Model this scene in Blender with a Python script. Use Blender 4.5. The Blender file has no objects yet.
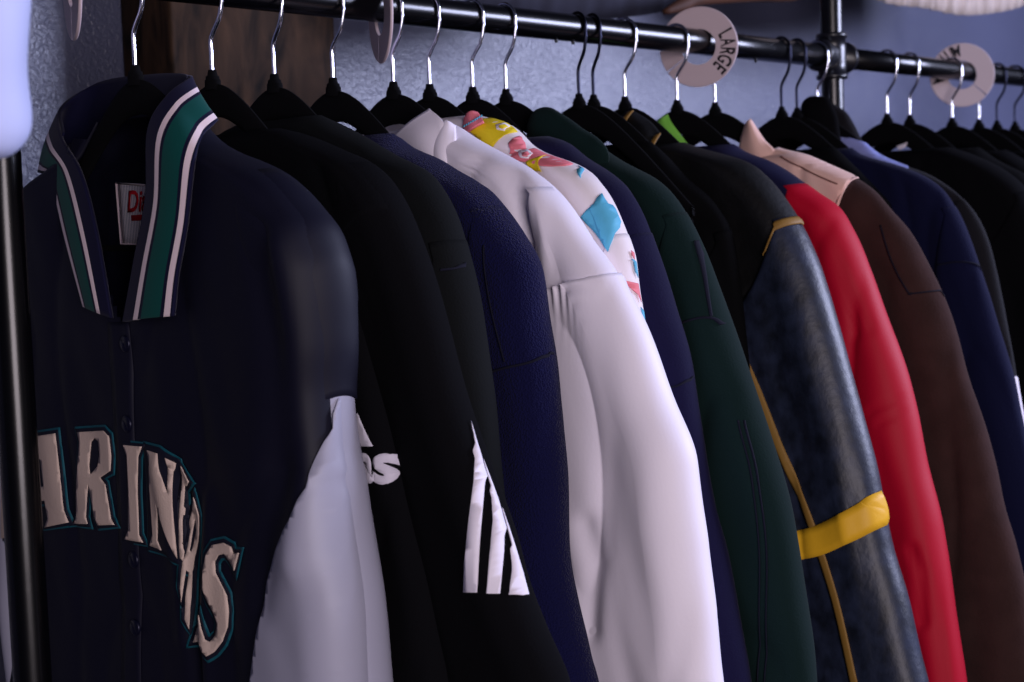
import bpy, bmesh, math, random
from mathutils import Vector, noise, Matrix
from math import radians, sin, cos, pi, sqrt, tan, atan2

S = bpy.context.scene
COL = S.collection
random.seed(7)

# ------------------------------------------------------------------ camera
F = 1500.0
YAW, PITCH, ROLL = radians(44.4), radians(3.95), radians(2.1)
CAM = Vector((-.75, -1.224, 1.5))
ZR = 1.75                                   # height of the rail's centre
fwd = Vector((cos(YAW)*cos(PITCH), sin(YAW)*cos(PITCH), -sin(PITCH)))
right0 = Vector((sin(YAW), -cos(YAW), 0)); up0 = right0.cross(fwd)
rgt = right0*cos(ROLL) - up0*sin(ROLL)
upv = up0*cos(ROLL) + right0*sin(ROLL)
cam = bpy.data.cameras.new('camera'); co = bpy.data.objects.new('camera', cam); COL.objects.link(co)
cam.sensor_width = 36; cam.lens = F/1024*36; cam.clip_start = .02
M = Matrix((rgt, upv, -fwd)).transposed().to_4x4(); M.translation = CAM
co.matrix_world = M
cam.dof.use_dof = True; cam.dof.focus_distance = 1.42; cam.dof.aperture_fstop = 7
S.camera = co

# ------------------------------------------------------------------ light
W = bpy.data.worlds.new('world'); S.world = W; W.use_nodes = True
W.node_tree.nodes['Background'].inputs[0].default_value = (.42, .45, .75, 1)
W.node_tree.nodes['Background'].inputs[1].default_value = .03
def area(name, loc, target, sx, sy, power, color):
    l = bpy.data.lights.new(name, 'AREA'); l.shape = 'RECTANGLE'; l.size = sx; l.size_y = sy
    l.energy = power; l.color = color
    o = bpy.data.objects.new(name, l); COL.objects.link(o); o.location = loc
    o.rotation_euler = (Vector(target)-Vector(loc)).to_track_quat('-Z', 'Y').to_euler()
    return o
area('window_light', (3.1, -2.2, 2.35), (.8, .1, 1.5), 1.5, 1.0, 150, (.66, .70, 1.0))
area('fill_light', (-1.0, -2.7, 1.5), (.4, 0, 1.3), 1.3, 1.3, 50, (1.0, .88, .95))  # unseen soft fill, added to brighten the white sleeve and garment fronts
vs = S.view_settings
vs.view_transform = 'Standard'; vs.look = 'None'; vs.gamma = 1; vs.exposure = 0; vs.use_curve_mapping = False

# ------------------------------------------------------------------ measuring
def ray(x, y): return fwd + rgt*((x-512)/F) - upv*((y-341)/F)
def onX(x, y, X):
    d = ray(x, y); return CAM + d*((X-CAM.x)/d.x)
def onY(x, y, Y):
    d = ray(x, y); return CAM + d*((Y-CAM.y)/d.y)
def uz(pts, X):                               # garment-plane coordinates (distance towards the room, height)
    r = []
    for x, y in pts:
        p = onX(x, y, X); r.append((-p.y, p.z))
    return r

# ------------------------------------------------------------------ materials
def lin(c):
    return tuple(((v/255)/12.92 if v/255 <= .04045 else ((v/255+.055)/1.055)**2.4) for v in c) + (1,)
MATS = {}
def mat(name, rgb, rough=.8, metal=0, bump=0, bscale=300, sheen=0, mottle=0, mscale=20, spec=.3, aniso=(1, 1, 1), coat=0, voronoi=False, bdist=.001):
    if name in MATS: return MATS[name]
    m = bpy.data.materials.new(name); m.use_nodes = True; nt = m.node_tree; N = nt.nodes; L = nt.links
    b = N['Principled BSDF']; c = lin(rgb)
    b.inputs['Base Color'].default_value = c; b.inputs['Roughness'].default_value = rough
    b.inputs['Metallic'].default_value = metal; b.inputs['Specular IOR Level'].default_value = spec
    if sheen:
        b.inputs['Sheen Weight'].default_value = sheen; b.inputs['Sheen Roughness'].default_value = .45
        b.inputs['Sheen Tint'].default_value = tuple(min(1, .3+v*3) for v in c[:3]) + (1,)
    if coat: b.inputs['Coat Weight'].default_value = coat
    tc = N.new('ShaderNodeTexCoord'); mp = N.new('ShaderNodeMapping'); L.new(tc.outputs['Object'], mp.inputs[0])
    mp.inputs['Scale'].default_value = aniso
    if mottle:
        n = N.new('ShaderNodeTexNoise'); n.inputs['Scale'].default_value = mscale; n.inputs['Detail'].default_value = 6
        L.new(mp.outputs[0], n.inputs['Vector'])
        r = N.new('ShaderNodeValToRGB'); r.color_ramp.elements[0].position = .3; r.color_ramp.elements[1].position = .7
        r.color_ramp.elements[0].color = tuple(v*(1-mottle) for v in c[:3])+(1,)
        r.color_ramp.elements[1].color = tuple(min(1, v*(1+mottle)) for v in c[:3])+(1,)
        L.new(n.outputs['Fac'], r.inputs[0]); L.new(r.outputs[0], b.inputs['Base Color'])
    if bump:
        n2 = N.new('ShaderNodeTexVoronoi' if voronoi else 'ShaderNodeTexNoise'); n2.inputs['Scale'].default_value = bscale
        if not voronoi: n2.inputs['Detail'].default_value = 4
        L.new(mp.outputs[0], n2.inputs['Vector'])
        bp = N.new('ShaderNodeBump'); bp.inputs['Strength'].default_value = bump; bp.inputs['Distance'].default_value = bdist
        L.new(n2.outputs['Distance' if voronoi else 'Fac'], bp.inputs['Height']); L.new(bp.outputs[0], b.inputs['Normal'])
    MATS[name] = m; return m
def ribbed(name, rgb, period=.0028, axis='Z', strength=1.0):
    if name in MATS: return MATS[name]
    m = mat(name, rgb, .85, sheen=.15, spec=.12); nt = m.node_tree; N = nt.nodes; L = nt.links
    tc = N.new('ShaderNodeTexCoord'); w = N.new('ShaderNodeTexWave'); w.bands_direction = axis
    w.inputs['Scale'].default_value = 2*pi/period/20; L.new(tc.outputs['UV'], w.inputs['Vector'])
    bp = N.new('ShaderNodeBump'); bp.inputs['Strength'].default_value = strength; bp.inputs['Distance'].default_value = .001
    L.new(w.outputs['Fac'], bp.inputs['Height']); L.new(bp.outputs[0], N['Principled BSDF'].inputs['Normal'])
    return m

m_satin = mat('navy_satin', (11, 11, 30), .6, bump=.04, bscale=900, sheen=.0, spec=.26)
m_silver = mat('silver_satin', (160, 160, 180), .5, bump=.04, bscale=500, spec=.45)
m_lining = mat('black_lining', (10, 10, 14), .7, spec=.12)
m_black = mat('black_knit', (10, 10, 12), .9, bump=.3, bscale=500, spec=.04)
m_black2 = mat('black_cotton', (12, 12, 15), .9, bump=.35, bscale=420, spec=.04)
m_dkgrey = mat('charcoal_green_cloth', (11, 13, 15), .9, bump=.35, bscale=450, sheen=.0, spec=.12)
m_fleece = mat('navy_fleece', (16, 17, 54), .95, bump=1, bscale=520, sheen=.12, spec=.1, voronoi=True, bdist=.0016)
m_white = mat('white_nylon', (236, 229, 242), .55, bump=.12, bscale=300, spec=.35)
m_whiteg = mat('white_print_cloth', (232, 222, 226), .7, spec=.3, bump=.1)
m_navyk = mat('navy_knit', (16, 14, 46), .9, bump=.5, bscale=380, sheen=.08, spec=.15)
m_green = mat('dark_green_wool', (8, 28, 27), .9, bump=.4, bscale=420, sheen=.05, spec=.15)
m_leather = mat('black_leather', (9, 9, 11), .55, bump=.5, bscale=160, spec=.3, mottle=.4, mscale=40)
m_denim = mat('blue_grey_leather', (28, 34, 52), .46, bump=.6, bscale=120, spec=.45, mottle=.6, mscale=55, aniso=(1, 1, .8))
m_tan = mat('tan_leather_trim', (133, 100, 44), .6, bump=.3, bscale=200)
m_yellow = mat('yellow_leather', (232, 178, 40), .5, bump=.2, bscale=150)
m_red = mat('red_nylon', (176, 4, 38), .6, bump=.1, bscale=300, spec=.2)
m_navy2 = mat('navy_nylon', (18, 18, 52), .6, bump=.2, bscale=400)
m_cream = mat('cream_cloth', (232, 190, 176), .85, bump=.25, bscale=400, sheen=.1)
m_brown = mat('brown_suede', (54, 36, 34), .95, bump=.5, bscale=300, sheen=.12, spec=.1, mottle=.15, mscale=30)
m_navy3 = mat('navy_wool', (11, 14, 46), .9, bump=.5, bscale=380, sheen=.08, spec=.15)
m_char = mat('charcoal_cloth', (16, 15, 22), .9, bump=.4, bscale=380, sheen=.05)
m_pblue = mat('pale_blue_cloth', (142, 150, 208), .8)
m_lime = mat('lime_cloth', (130, 205, 80), .7)
m_letter = mat('cream_applique', (205, 184, 172), .75, bump=.4, bscale=500)
m_teal = mat('teal_thread', (14, 78, 92), .6, bump=.4, bscale=600)
m_gap = mat('navy_thread', (12, 14, 34), .7)
m_velvet = mat('black_velvet', (5, 5, 8), .95, spec=.12)
m_chrome = mat('chrome_wire', (215, 218, 232), .18, metal=1)
m_gun = mat('dark_metal_wire', (40, 42, 58), .35, metal=1)
m_pipe = mat('black_pipe', (4, 4, 7), .26, spec=.5, bump=.05, bscale=80)
m_fit = mat('black_cast_fitting', (16, 16, 24), .32, spec=.6, bump=.15, bscale=120)
m_disc = mat('beige_plastic', (196, 178, 184), .5, spec=.4)
m_ink = mat('black_marker_ink', (20, 18, 26), .7)
m_snap = mat('navy_snap_metal', (18, 19, 40), .35, metal=.4)
m_pufc = mat('pale_blue_nylon', (184, 192, 232), .6, bump=.15, bscale=100)
m_lingrey = mat('grey_cloth', (46, 46, 60), .9, bump=.3, bscale=200)

def wood_mat():
    m = bpy.data.materials.new('weathered_wood'); m.use_nodes = True; N = m.node_tree.nodes; L = m.node_tree.links
    b = N['Principled BSDF']; b.inputs['Roughness'].default_value = .75; b.inputs['Specular IOR Level'].default_value = .15
    tc = N.new('ShaderNodeTexCoord'); mp = N.new('ShaderNodeMapping'); mp.inputs['Scale'].default_value = (9, 9, 2.6)
    L.new(tc.outputs['Object'], mp.inputs[0])
    n = N.new('ShaderNodeTexNoise'); n.inputs['Scale'].default_value = 3; n.inputs['Detail'].default_value = 9; n.inputs['Distortion'].default_value = 1.2
    L.new(mp.outputs[0], n.inputs['Vector'])
    r = N.new('ShaderNodeValToRGB'); r.color_ramp.elements[0].position = .3; r.color_ramp.elements[1].position = .72
    r.color_ramp.elements[0].color = lin((20, 14, 10)); r.color_ramp.elements[1].color = lin((74, 53, 38))
    L.new(n.outputs['Fac'], r.inputs[0]); L.new(r.outputs[0], b.inputs['Base Color'])
    bp = N.new('ShaderNodeBump'); bp.inputs['Strength'].default_value = .5; bp.inputs['Distance'].default_value = .003
    L.new(n.outputs['Fac'], bp.inputs['Height']); L.new(bp.outputs[0], b.inputs['Normal'])
    return m
m_wood = wood_mat()
def wall_mat():
    m = bpy.data.materials.new('textured_plaster'); m.use_nodes = True; N = m.node_tree.nodes; L = m.node_tree.links
    b = N['Principled BSDF']; b.inputs['Roughness'].default_value = .33; b.inputs['Specular IOR Level'].default_value = .9
    tc = N.new('ShaderNodeTexCoord')
    n = N.new('ShaderNodeTexNoise'); n.inputs['Scale'].default_value = 190; n.inputs['Detail'].default_value = 4; n.inputs['Distortion'].default_value = .6
    n3 = N.new('ShaderNodeTexNoise'); n3.inputs['Scale'].default_value = 3; n3.inputs['Detail'].default_value = 4
    L.new(tc.outputs['Object'], n.inputs['Vector']); L.new(tc.outputs['Object'], n3.inputs['Vector'])
    r = N.new('ShaderNodeValToRGB'); r.color_ramp.elements[0].color = lin((72, 75, 98)); r.color_ramp.elements[1].color = lin((94, 98, 126))
    L.new(n3.outputs['Fac'], r.inputs[0]); L.new(r.outputs[0], b.inputs['Base Color'])
    bp = N.new('ShaderNodeBump'); bp.inputs['Strength'].default_value = .6; bp.inputs['Distance'].default_value = .003
    L.new(n.outputs['Fac'], bp.inputs['Height']); L.new(bp.outputs[0], b.inputs['Normal'])
    return m
m_wall = wall_mat()

# ------------------------------------------------------------------ object helpers
def link(name, me, m, parent=None, smooth=True):
    if m is not None:
        for x in (m if isinstance(m, (list, tuple)) else [m]): me.materials.append(x)
    if smooth:
        for p in me.polygons: p.use_smooth = True
    o = bpy.data.objects.new(name, me); COL.objects.link(o)
    if parent: o.parent = parent; o.matrix_parent_inverse = Matrix.Translation(-parent.location)
    return o
def from_data(name, v, f, m, parent=None, smooth=True, uvs=None):
    me = bpy.data.meshes.new(name); me.from_pydata([tuple(p) for p in v], [], f)
    if uvs:
        ul = me.uv_layers.new(name='UV')
        for li, l in enumerate(me.loops): ul.data[li].uv = uvs[l.vertex_index]
    me.update(); return link(name, me, m, parent, smooth)
def from_bm(name, bm, m, parent=None, smooth=True):
    me = bpy.data.meshes.new(name); bmesh.ops.recalc_face_normals(bm, faces=bm.faces); bm.to_mesh(me); bm.free()
    return link(name, me, m, parent, smooth)
def thing(name, loc, label, cat, group=None):
    o = bpy.data.objects.new(name, None); COL.objects.link(o); o.location = loc; o.empty_display_size = .05
    tag(o, label, cat, group); return o
def tag(o, label, cat, group=None):
    o['label'] = label; o['category'] = cat
    if group: o['group'] = group
def tube_data(path, r, n=12, closed=False, v=None, f=None, cap=True):
    v = [] if v is None else v; f = [] if f is None else f
    path = [Vector(p) for p in path]; base = len(v); k = len(path)
    ref = None
    for i, p in enumerate(path):
        t = (path[min(i+1, k-1)]-path[max(i-1, 0)]).normalized()
        if ref is None:
            ref = t.orthogonal().normalized()
        ref = (ref - t*ref.dot(t)).normalized(); b = t.cross(ref)
        rr = r[i] if isinstance(r, (list, tuple)) else r
        for j in range(n):
            a = 2*pi*j/n; v.append(p + ref*(rr*cos(a)) + b*(rr*sin(a)))
    for i in range(k-1):
        for j in range(n):
            f.append((base+i*n+j, base+i*n+(j+1) % n, base+(i+1)*n+(j+1) % n, base+(i+1)*n+j))
    if cap:
        f.append(tuple(base+j for j in range(n))[::-1]); f.append(tuple(base+(k-1)*n+j for j in range(n)))
    return v, f
def bevel_box(name, a, b, m, parent=None, bev=.004, seg=2):
    bm = bmesh.new(); bmesh.ops.create_cube(bm, size=1)
    a = Vector(a); b = Vector(b); c = (a+b)/2; s = b-a
    for v in bm.verts: v.co = Vector((v.co.x*s.x, v.co.y*s.y, v.co.z*s.z)) + c
    bmesh.ops.bevel(bm, geom=bm.edges[:], offset=bev, segments=seg, affect='EDGES', profile=.7)
    return from_bm(name, bm, m, parent)

# ------------------------------------------------------------------ curves through points
def smooth_fn(pts):                        # pts: list of (z, u), any order; smooth u(z)
    p = sorted(pts); zs = [a for a, _ in p]; us = [b for _, b in p]; n = len(p)
    d = []
    for i in range(n):
        if i == 0: d.append((us[1]-us[0])/(zs[1]-zs[0]))
        elif i == n-1: d.append((us[-1]-us[-2])/(zs[-1]-zs[-2]))
        else:
            h0 = zs[i]-zs[i-1]; h1 = zs[i+1]-zs[i]; s0 = (us[i]-us[i-1])/h0; s1 = (us[i+1]-us[i])/h1
            if s0*s1 > 0:
                w1 = 2*h1+h0; w2 = h1+2*h0; d.append((w1+w2)/(w1/s0+w2/s1))
            else: d.append(0)
    def fn(z):
        if z <= zs[0]: return us[0]+d[0]*(z-zs[0])
        if z >= zs[-1]: return us[-1]+max(min(d[-1], 0), -3)*(z-zs[-1])
        lo, hi = 0, n-1
        while hi-lo > 1:
            m_ = (lo+hi)//2
            if zs[m_] <= z: lo = m_
            else: hi = m_
        h = zs[hi]-zs[lo]; t = (z-zs[lo])/h
        return (us[lo]*(1+2*t)*(1-t)**2 + h*d[lo]*t*(1-t)**2 + us[hi]*t*t*(3-2*t) + h*d[hi]*t*t*(t-1))
    return fn
def catmull(pts, n):
    pts = [Vector(p) for p in pts]; P = [pts[0]*2-pts[1]] + pts + [pts[-1]*2-pts[-2]]
    out = []; segs = len(pts)-1
    for k in range(n+1):
        t = k/n*segs; i = min(int(t), segs-1); t -= i
        a, b, c, d = P[i], P[i+1], P[i+2], P[i+3]
        out.append(.5*((2*b)+(c-a)*t+(2*a-5*b+4*c-d)*t*t+(3*b-a-3*c+d)*t**3))
    return out

# ------------------------------------------------------------------ cloth pieces
class Piece:
    """A soft tube of cloth: left and right outline u(z), centre plane X, half thickness T."""
    inner = False; base = None; gather = 0
    def __init__(s, X, T, Lf, Rf, zt, zb, r=.035, wr=.004, fx=16, fz=3, seed=0, skew=0, edge=.0025, folds=(), tilt=0):
        s.X, s.T, s.L0, s.R0, s.zt, s.zb, s.r, s.wr, s.fx, s.fz, s.seed, s.skew, s.edge, s.folds, s.tilt = X, T, Lf, Rf, zt, zb, r, wr, fx, fz, seed, skew, edge, folds, tilt
    def L(s, z): return s.L0(z)
    def R(s, z):
        sd = s.base.seed if s.base else s.seed; ed = s.base.edge if s.base else s.edge
        return s.R0(z) + ed*noise.noise(Vector((sd*3.1, 1.7, z*14)))
    def blend(s, z): 
        t = min(1, max(0, (s.zt-z)/.20)); return t*t*(3-2*t)
    def disp(s, u, z, side):
        n = noise.noise(Vector((u*s.fx+s.seed*7.3, z*s.fz+side*5, s.seed*1.9)))
        n += .45*noise.noise(Vector((u*s.fx*2.3+z*9+s.seed, z*s.fz*3.1+side*3, s.seed*.7)))
        n += .6*noise.noise(Vector(((u+z*.45)*s.fx*1.2+s.seed, (z-u)*s.fz*1.4+side*2, s.seed*.3)))
        rg = noise.noise(Vector((u*s.fx*.8+s.seed*2, z*s.fz*1.1+u*3+side*9, s.seed*4.1)))
        v = s.wr*(n - 1.0*max(0, 1-abs(rg)*4)**2)
        if side < 0:
            for (pts, w, a) in s.folds:          # creases: polyline in (u,z), width, height (+ ridge, - valley)
                best = 9
                for (p, q) in zip(pts, pts[1:]):
                    dx, dz = q[0]-p[0], q[1]-p[1]; t = max(0, min(1, ((u-p[0])*dx+(z-p[1])*dz)/(dx*dx+dz*dz+1e-12)))
                    best = min(best, math.hypot(u-p[0]-t*dx, z-p[1]-t*dz))
                if best < w*3: v += a*math.exp(-(best/w)**2)
        if s.gather: v += s.gather*sin(u*2*pi/.0105+1.5*sin(u*90))*math.exp(-max(0, s.zt-z)/.012)
        if s.base:
            b = s.blend(z); v = v*b + s.base.disp(u, z, side)*(1-b)
        return v
    def depth(s, u, z, R, L):
        """0 at the outline, 1 on the flat of the cloth"""
        w = R-L; r = s.r if s.inner else min(s.r, max(w/2, .0015))
        d = (R-u)/r; ao = 1 if d >= 1 else sqrt(max(0, 1-(1-d)**2))
        b = s.blend(z) if s.inner else 1
        ri = min(.008+.020*b, max(w*.5, .001)) if s.inner else r
        d = (u-L)/ri; ai = 1 if d >= 1 else sqrt(max(0, 1-(1-d)**2))
        k = .95*(1-b) if s.inner else 0
        return ao*(k+(1-k)*ai)
    def top(s, z):
        if s.inner: return 1, s.T
        t = min(1, max(0, (s.zt-z)/.02)); return t, s.T*(.35+.65*sqrt(1-(1-t)**2))
    def point(s, u, z0, side, off=0, R=None, L=None, nu=0):
        R = s.R(z0) if R is None else R; L = s.L(z0) if L is None else L
        a = s.depth(u, z0, R, L); t, tz = s.top(z0)
        x = s.X + s.tilt*(1.6-z0) + side*(a*(tz + s.disp(u, z0, side)*(.3+.7*t)) + off*sqrt(max(0, 1-nu*nu)))
        return Vector((x, -(u+off*nu), z0 + s.skew*(u-R)))
    def surf(s, u, z, off=0):
        """point on the cloth; u beyond the outer edge wraps round to the back"""
        z0 = z
        if s.skew:
            lo, hi = s.zb-.3, s.zt+.3
            for _ in range(26):
                m_ = (lo+hi)/2
                if m_ + s.skew*(u-s.R(m_)) < z: lo = m_
                else: hi = m_
            z0 = lo
        R = s.R(z0); L = s.L(z0); side = -1
        if u > R:
            ph = min((u-R)/s.r*.8, pi/2); side = 1; u = R - s.r*(1-cos(ph)); nu = cos(ph)
        else:
            nu = max(0, 1-(R-u)/s.r); u = max(u, L)
        return s.point(u, z0, side, off, R, L, nu)
    def build(s, name, m, parent, dz=.005, cut=None, nmid=None):
        rows = max(4, int((s.zt-s.zb)/dz)); v = []; f = []
        wmax = max(s.R0(s.zb+(s.zt-s.zb)*k/20)-s.L0(s.zb+(s.zt-s.zb)*k/20) for k in range(21))
        nm = nmid or max(8, int((wmax-2*s.r)/.0055)); ne = 8
        for i in range(rows+1):
            z0 = s.zt + (s.zb-s.zt)*i/rows; R = s.R(z0); L = s.L(z0); w = max(R-L, .002); r = min(s.r, w*.5)
            ri = min(.028, w*.4) if s.inner else r
            q = [R-r*(1-cos(pi/2*k/ne)) for k in range(ne)] + [R-r+(L+ri-R+r)*k/nm for k in range(nm+1)] + [L+ri*(1-cos(pi/2*k/ne)) for k in range(ne-1, -1, -1)]
            fr = [s.point(u, z0, -1, 0, R, L) for u in q]; bk = [s.point(u, z0, 1, 0, R, L) for u in q]
            v += fr + bk[1:][::-1]
        nf = len(q); n = 2*nf-1
        for i in range(rows):
            for j in range(n):
                a = (i*n+j, (i+1)*n+j, (i+1)*n+(j+1) % n, i*n+(j+1) % n)
                if cut and j < nf-1:
                    c = (v[a[0]]+v[a[1]]+v[a[2]]+v[a[3]])/4
                    if cut(-c.y, c.z): continue
                f.append(a)
        if not cut: f.append(tuple(range(n)))
        f.append(tuple(rows*n+j for j in range(n))[::-1])
        return from_data(name, v, f, m, parent)

def spx(piece, pts, closed=False):
    """find the spots of the cloth that lie under the measured points"""
    out = []
    if closed:
        q = []
        for a, b in zip(pts, pts[1:]+pts[:1]):
            k = max(1, int(math.hypot(a[0]-b[0], a[1]-b[1])/7))
            q += [(a[0]+(b[0]-a[0])*i/k, a[1]+(b[1]-a[1])*i/k) for i in range(k)]
        pts = q
    for x, y in pts:
        X = piece.X-piece.T; u = z = 0
        for k in range(45):
            p = onX(x, y, X); u, z = -p.y, p.z
            X = X + .2*(piece.surf(u, z).x - X)
        out.append((u, z))
    return out
def round_off(P):
    P3_ = [(a, b, 0) for a, b in P]; n = len(P3_); out = []
    for i in range(n):
        a, b, c, d = (Vector(P3_[(i+k) % n]) for k in (-1, 0, 1, 2))
        for t in (0, .33, .66):
            q = .5*((2*b)+(c-a)*t+(2*a-5*b+4*c-d)*t*t+(3*b-a-3*c+d)*t**3); out.append((q.x, q.y))
    return out
def offset_poly(P, d):
    n = len(P); A = sum(P[i][0]*P[(i+1) % n][1]-P[(i+1) % n][0]*P[i][1] for i in range(n)); sg = 1 if A > 0 else -1
    out = []
    for i in range(n):
        p0, p1, p2 = Vector(P[i-1]), Vector(P[i]), Vector(P[(i+1) % n])
        e1 = (p1-p0).normalized(); e2 = (p2-p1).normalized()
        n1 = Vector((e1.y, -e1.x))*sg; n2 = Vector((e2.y, -e2.x))*sg
        b = (n1+n2); L = b.length
        b = n1 if L < 1e-4 else b/L
        k = min(1/max(b.dot(n1), .4), 1.7)
        out.append(tuple(p1+b*d*k))
    return out
def flat_polys(polys):
    """fill closed outlines (holes allowed) in 2D -> bmesh"""
    cu = bpy.data.curves.new('tmp', 'CURVE'); cu.dimensions = '2D'; cu.fill_mode = 'BOTH'
    for P in polys:
        sp = cu.splines.new('POLY'); sp.points.add(len(P)-1)
        for i, p in enumerate(P): sp.points[i].co = (p[0], p[1], 0, 1)
        sp.use_cyclic_u = True
    o = bpy.data.objects.new('tmp', cu); me = bpy.data.meshes.new_from_object(o)
    bm = bmesh.new(); bm.from_mesh(me)
    bpy.data.objects.remove(o); bpy.data.meshes.remove(me); bpy.data.curves.remove(cu)
    return bm
def text_bm(txt, size=1, bold=0, shear=0, spacing=1):
    cu = bpy.data.curves.new('tmp', 'FONT'); cu.body = txt; cu.size = size; cu.offset = bold; cu.shear = shear; cu.space_character = spacing
    cu.align_x = 'CENTER'; cu.align_y = 'CENTER'; cu.resolution_u = 4
    o = bpy.data.objects.new('tmp', cu); me = bpy.data.meshes.new_from_object(o)
    bm = bmesh.new(); bm.from_mesh(me); bpy.data.objects.remove(o); bpy.data.meshes.remove(me); bpy.data.curves.remove(cu)
    return bm
def grid_cut(bm, step):
    bmesh.ops.triangulate(bm, faces=bm.faces[:])
    for ax in (0, 1):
        vals = [v.co[ax] for v in bm.verts]; lo, hi = min(vals), max(vals); k = math.ceil(lo/step)
        while k*step < hi:
            pt = Vector((0, 0, 0)); pt[ax] = k*step; no = Vector((0, 0, 0)); no[ax] = 1
            bmesh.ops.bisect_plane(bm, geom=bm.verts[:]+bm.edges[:]+bm.faces[:], dist=1e-6, plane_co=pt, plane_no=no); k += 1
def patch(name, piece, polys, m, parent, off=.0018, step=.005, thick=.001, bm=None):
    if bm is None: bm = flat_polys(polys)
    grid_cut(bm, step)
    for v in bm.verts: v.co = piece.surf(v.co.x, v.co.y, off)
    me = bpy.data.meshes.new(name); bmesh.ops.remove_doubles(bm, verts=bm.verts, dist=.0005); bmesh.ops.recalc_face_normals(bm, faces=bm.faces)
    tot = sum((f.normal*f.calc_area() for f in bm.faces), Vector())
    if tot.dot(Vector((-1, -.6, 0))) < 0: bmesh.ops.reverse_faces(bm, faces=bm.faces)
    bm.to_mesh(me); bm.free()
    o = link(name, me, m, parent)
    md = o.modifiers.new('thick', 'SOLIDIFY'); md.thickness = thick; md.offset = -1
    return o
def ribbon(name, piece, pts, w, m, parent, off=.001, thick=.0012, n=40, wf=None):
    """strip of trim sewn on the cloth along (u,z) points"""
    c = catmull([(p[0], p[1], 0) for p in pts], n); v = []; f = []
    for i, p in enumerate(c):
        t = (c[min(i+1, n)]-c[max(i-1, 0)]).normalized(); nn = Vector((-t.y, t.x, 0)); ww = w*(wf(i/n) if wf else 1)
        for k in range(5):
            s = (k/4-.5)*ww; q = p+nn*s; v.append(piece.surf(q.x, q.y, off*(1+.5*(1-(2*k/4-1)**2))))
    for i in range(n):
        for k in range(4): f.append((i*5+k, i*5+k+1, (i+1)*5+k+1, (i+1)*5+k))
    o = from_data(name, v, f, m, parent)
    me = o.data
    tot = Vector()
    for p in me.polygons: tot += p.normal*p.area
    if tot.dot(Vector((-1, -.6, 0))) < 0: me.flip_normals()
    md = o.modifiers.new('thick', 'SOLIDIFY'); md.thickness = thick; md.offset = -1
    return o
def sheet(name, rows, m, parent, thick=.0025, n=24, k=16, bulge=0, bulge_dir=(-1, -1, 0), sub=False, uvscale=1, mats=None, bands=None, both=False):
    """curved sheet through rows of 3D points; each row a list of the same length"""
    A = [catmull(r, k) if len(r) > 2 else [Vector(r[0]).lerp(Vector(r[1]), j/k) for j in range(k+1)] for r in rows]
    cols = [catmull([A[i][j] for i in range(len(A))], n) for j in range(k+1)]
    v = []; uv = []; f = []; bd = Vector(bulge_dir).normalized()
    length = [0]
    mid = cols[k//2]
    for i in range(n): length.append(length[-1]+(mid[i+1]-mid[i]).length)
    for i in range(n+1):
        for j in range(k+1):
            v.append(cols[j][i] + bd*bulge*sin(pi*j/k)); uv.append((length[i]*uvscale, j/k))
    mi = []
    for i in range(n):
        for j in range(k):
            f.append((i*(k+1)+j, i*(k+1)+j+1, (i+1)*(k+1)+j+1, (i+1)*(k+1)+j))
            if bands: mi.append(bands((j+.5)/k, (i+.5)/n))
    o = from_data(name, v, f, m, parent, uvs=uv)
    if bands:
        for p, q in zip(o.data.polygons, mi): p.material_index = q
    md = o.modifiers.new('thick', 'SOLIDIFY'); md.thickness = thick; md.offset = 0
    return o

# ------------------------------------------------------------------ setting
YW = .58
pw = onY(335, 60, YW)
def struct(o): o['kind'] = 'structure'; return o
struct(bevel_box('wall_back', (-2.5, YW, 0), (5.5, YW+.12, 2.9), m_wall, bev=.002))
m_floor = mat('floor_boards', (70, 58, 52), .6, mottle=.3, mscale=6, aniso=(1, 8, 1))
struct(bevel_box('floor', (-2.5, -4, -.1), (5.5, YW, 0), m_floor, bev=.002))
# wooden post on the wall
pl, pr = onY(172, 60, YW-.12), onY(336, 60, YW-.12)
wp = bevel_box('wooden_post', (pl.x, YW-.12, 0), (pr.x, YW-.002, 2.279), m_wood, bev=.005)
tag(wp, 'broad weathered brown timber post standing against the grey wall behind the rail', 'post')

# ------------------------------------------------------------------ rack
RR = .0165
hooks = {1: 136, 2: 213, 3: 275, 4: 333, 5: 394, 6: 430, 7: 473, 8: 506, 9: 579, 10: 594, 11: 625, 12: 677, 13: 715, 14: 782, 15: 797, 16: 823, 17: 887, 18: 910, 19: 952, 20: 979, 21: 997, 22: 1015}
HX = {1: .015, 2: .1, 3: .174, 4: .249, 5: .332, 6: .385, 7: .451, 8: .505, 9: .632, 10: .659, 11: .719, 12: .825, 13: .908, 14: 1.066, 15: 1.105, 16: 1.158, 17: 1.355, 18: 1.425, 19: 1.563, 20: 1.657, 21: 1.723, 22: 1.791}
rack = thing('garment_rack', (-.1, 0, 0), 'black metal pipe clothes rack whose long rail carries all the hangers', 'clothes rack')
def pipe(name, a, b, r, m, parent, n=40):
    a, b = Vector(a), Vector(b); v, f = tube_data([a.lerp(b, k/6) for k in range(7)], r, n); return from_data(name, v, f, m, parent)
XL, XP = -.122, 1.2
pipe('rail', (XL, 0, ZR), (XP-.03, 0, ZR), RR, m_pipe, rack)
pipe('rail', (XP+.03, 0, ZR), (2.7, 0, ZR), RR*.95, m_pipe, rack)
def lathe_path(name, pts, m, parent, n=40):      # pts: (point, radius)
    v, f = tube_data([p for p, _ in pts], [r for _, r in pts], n); return from_data(name, v, f, m, parent)
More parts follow.
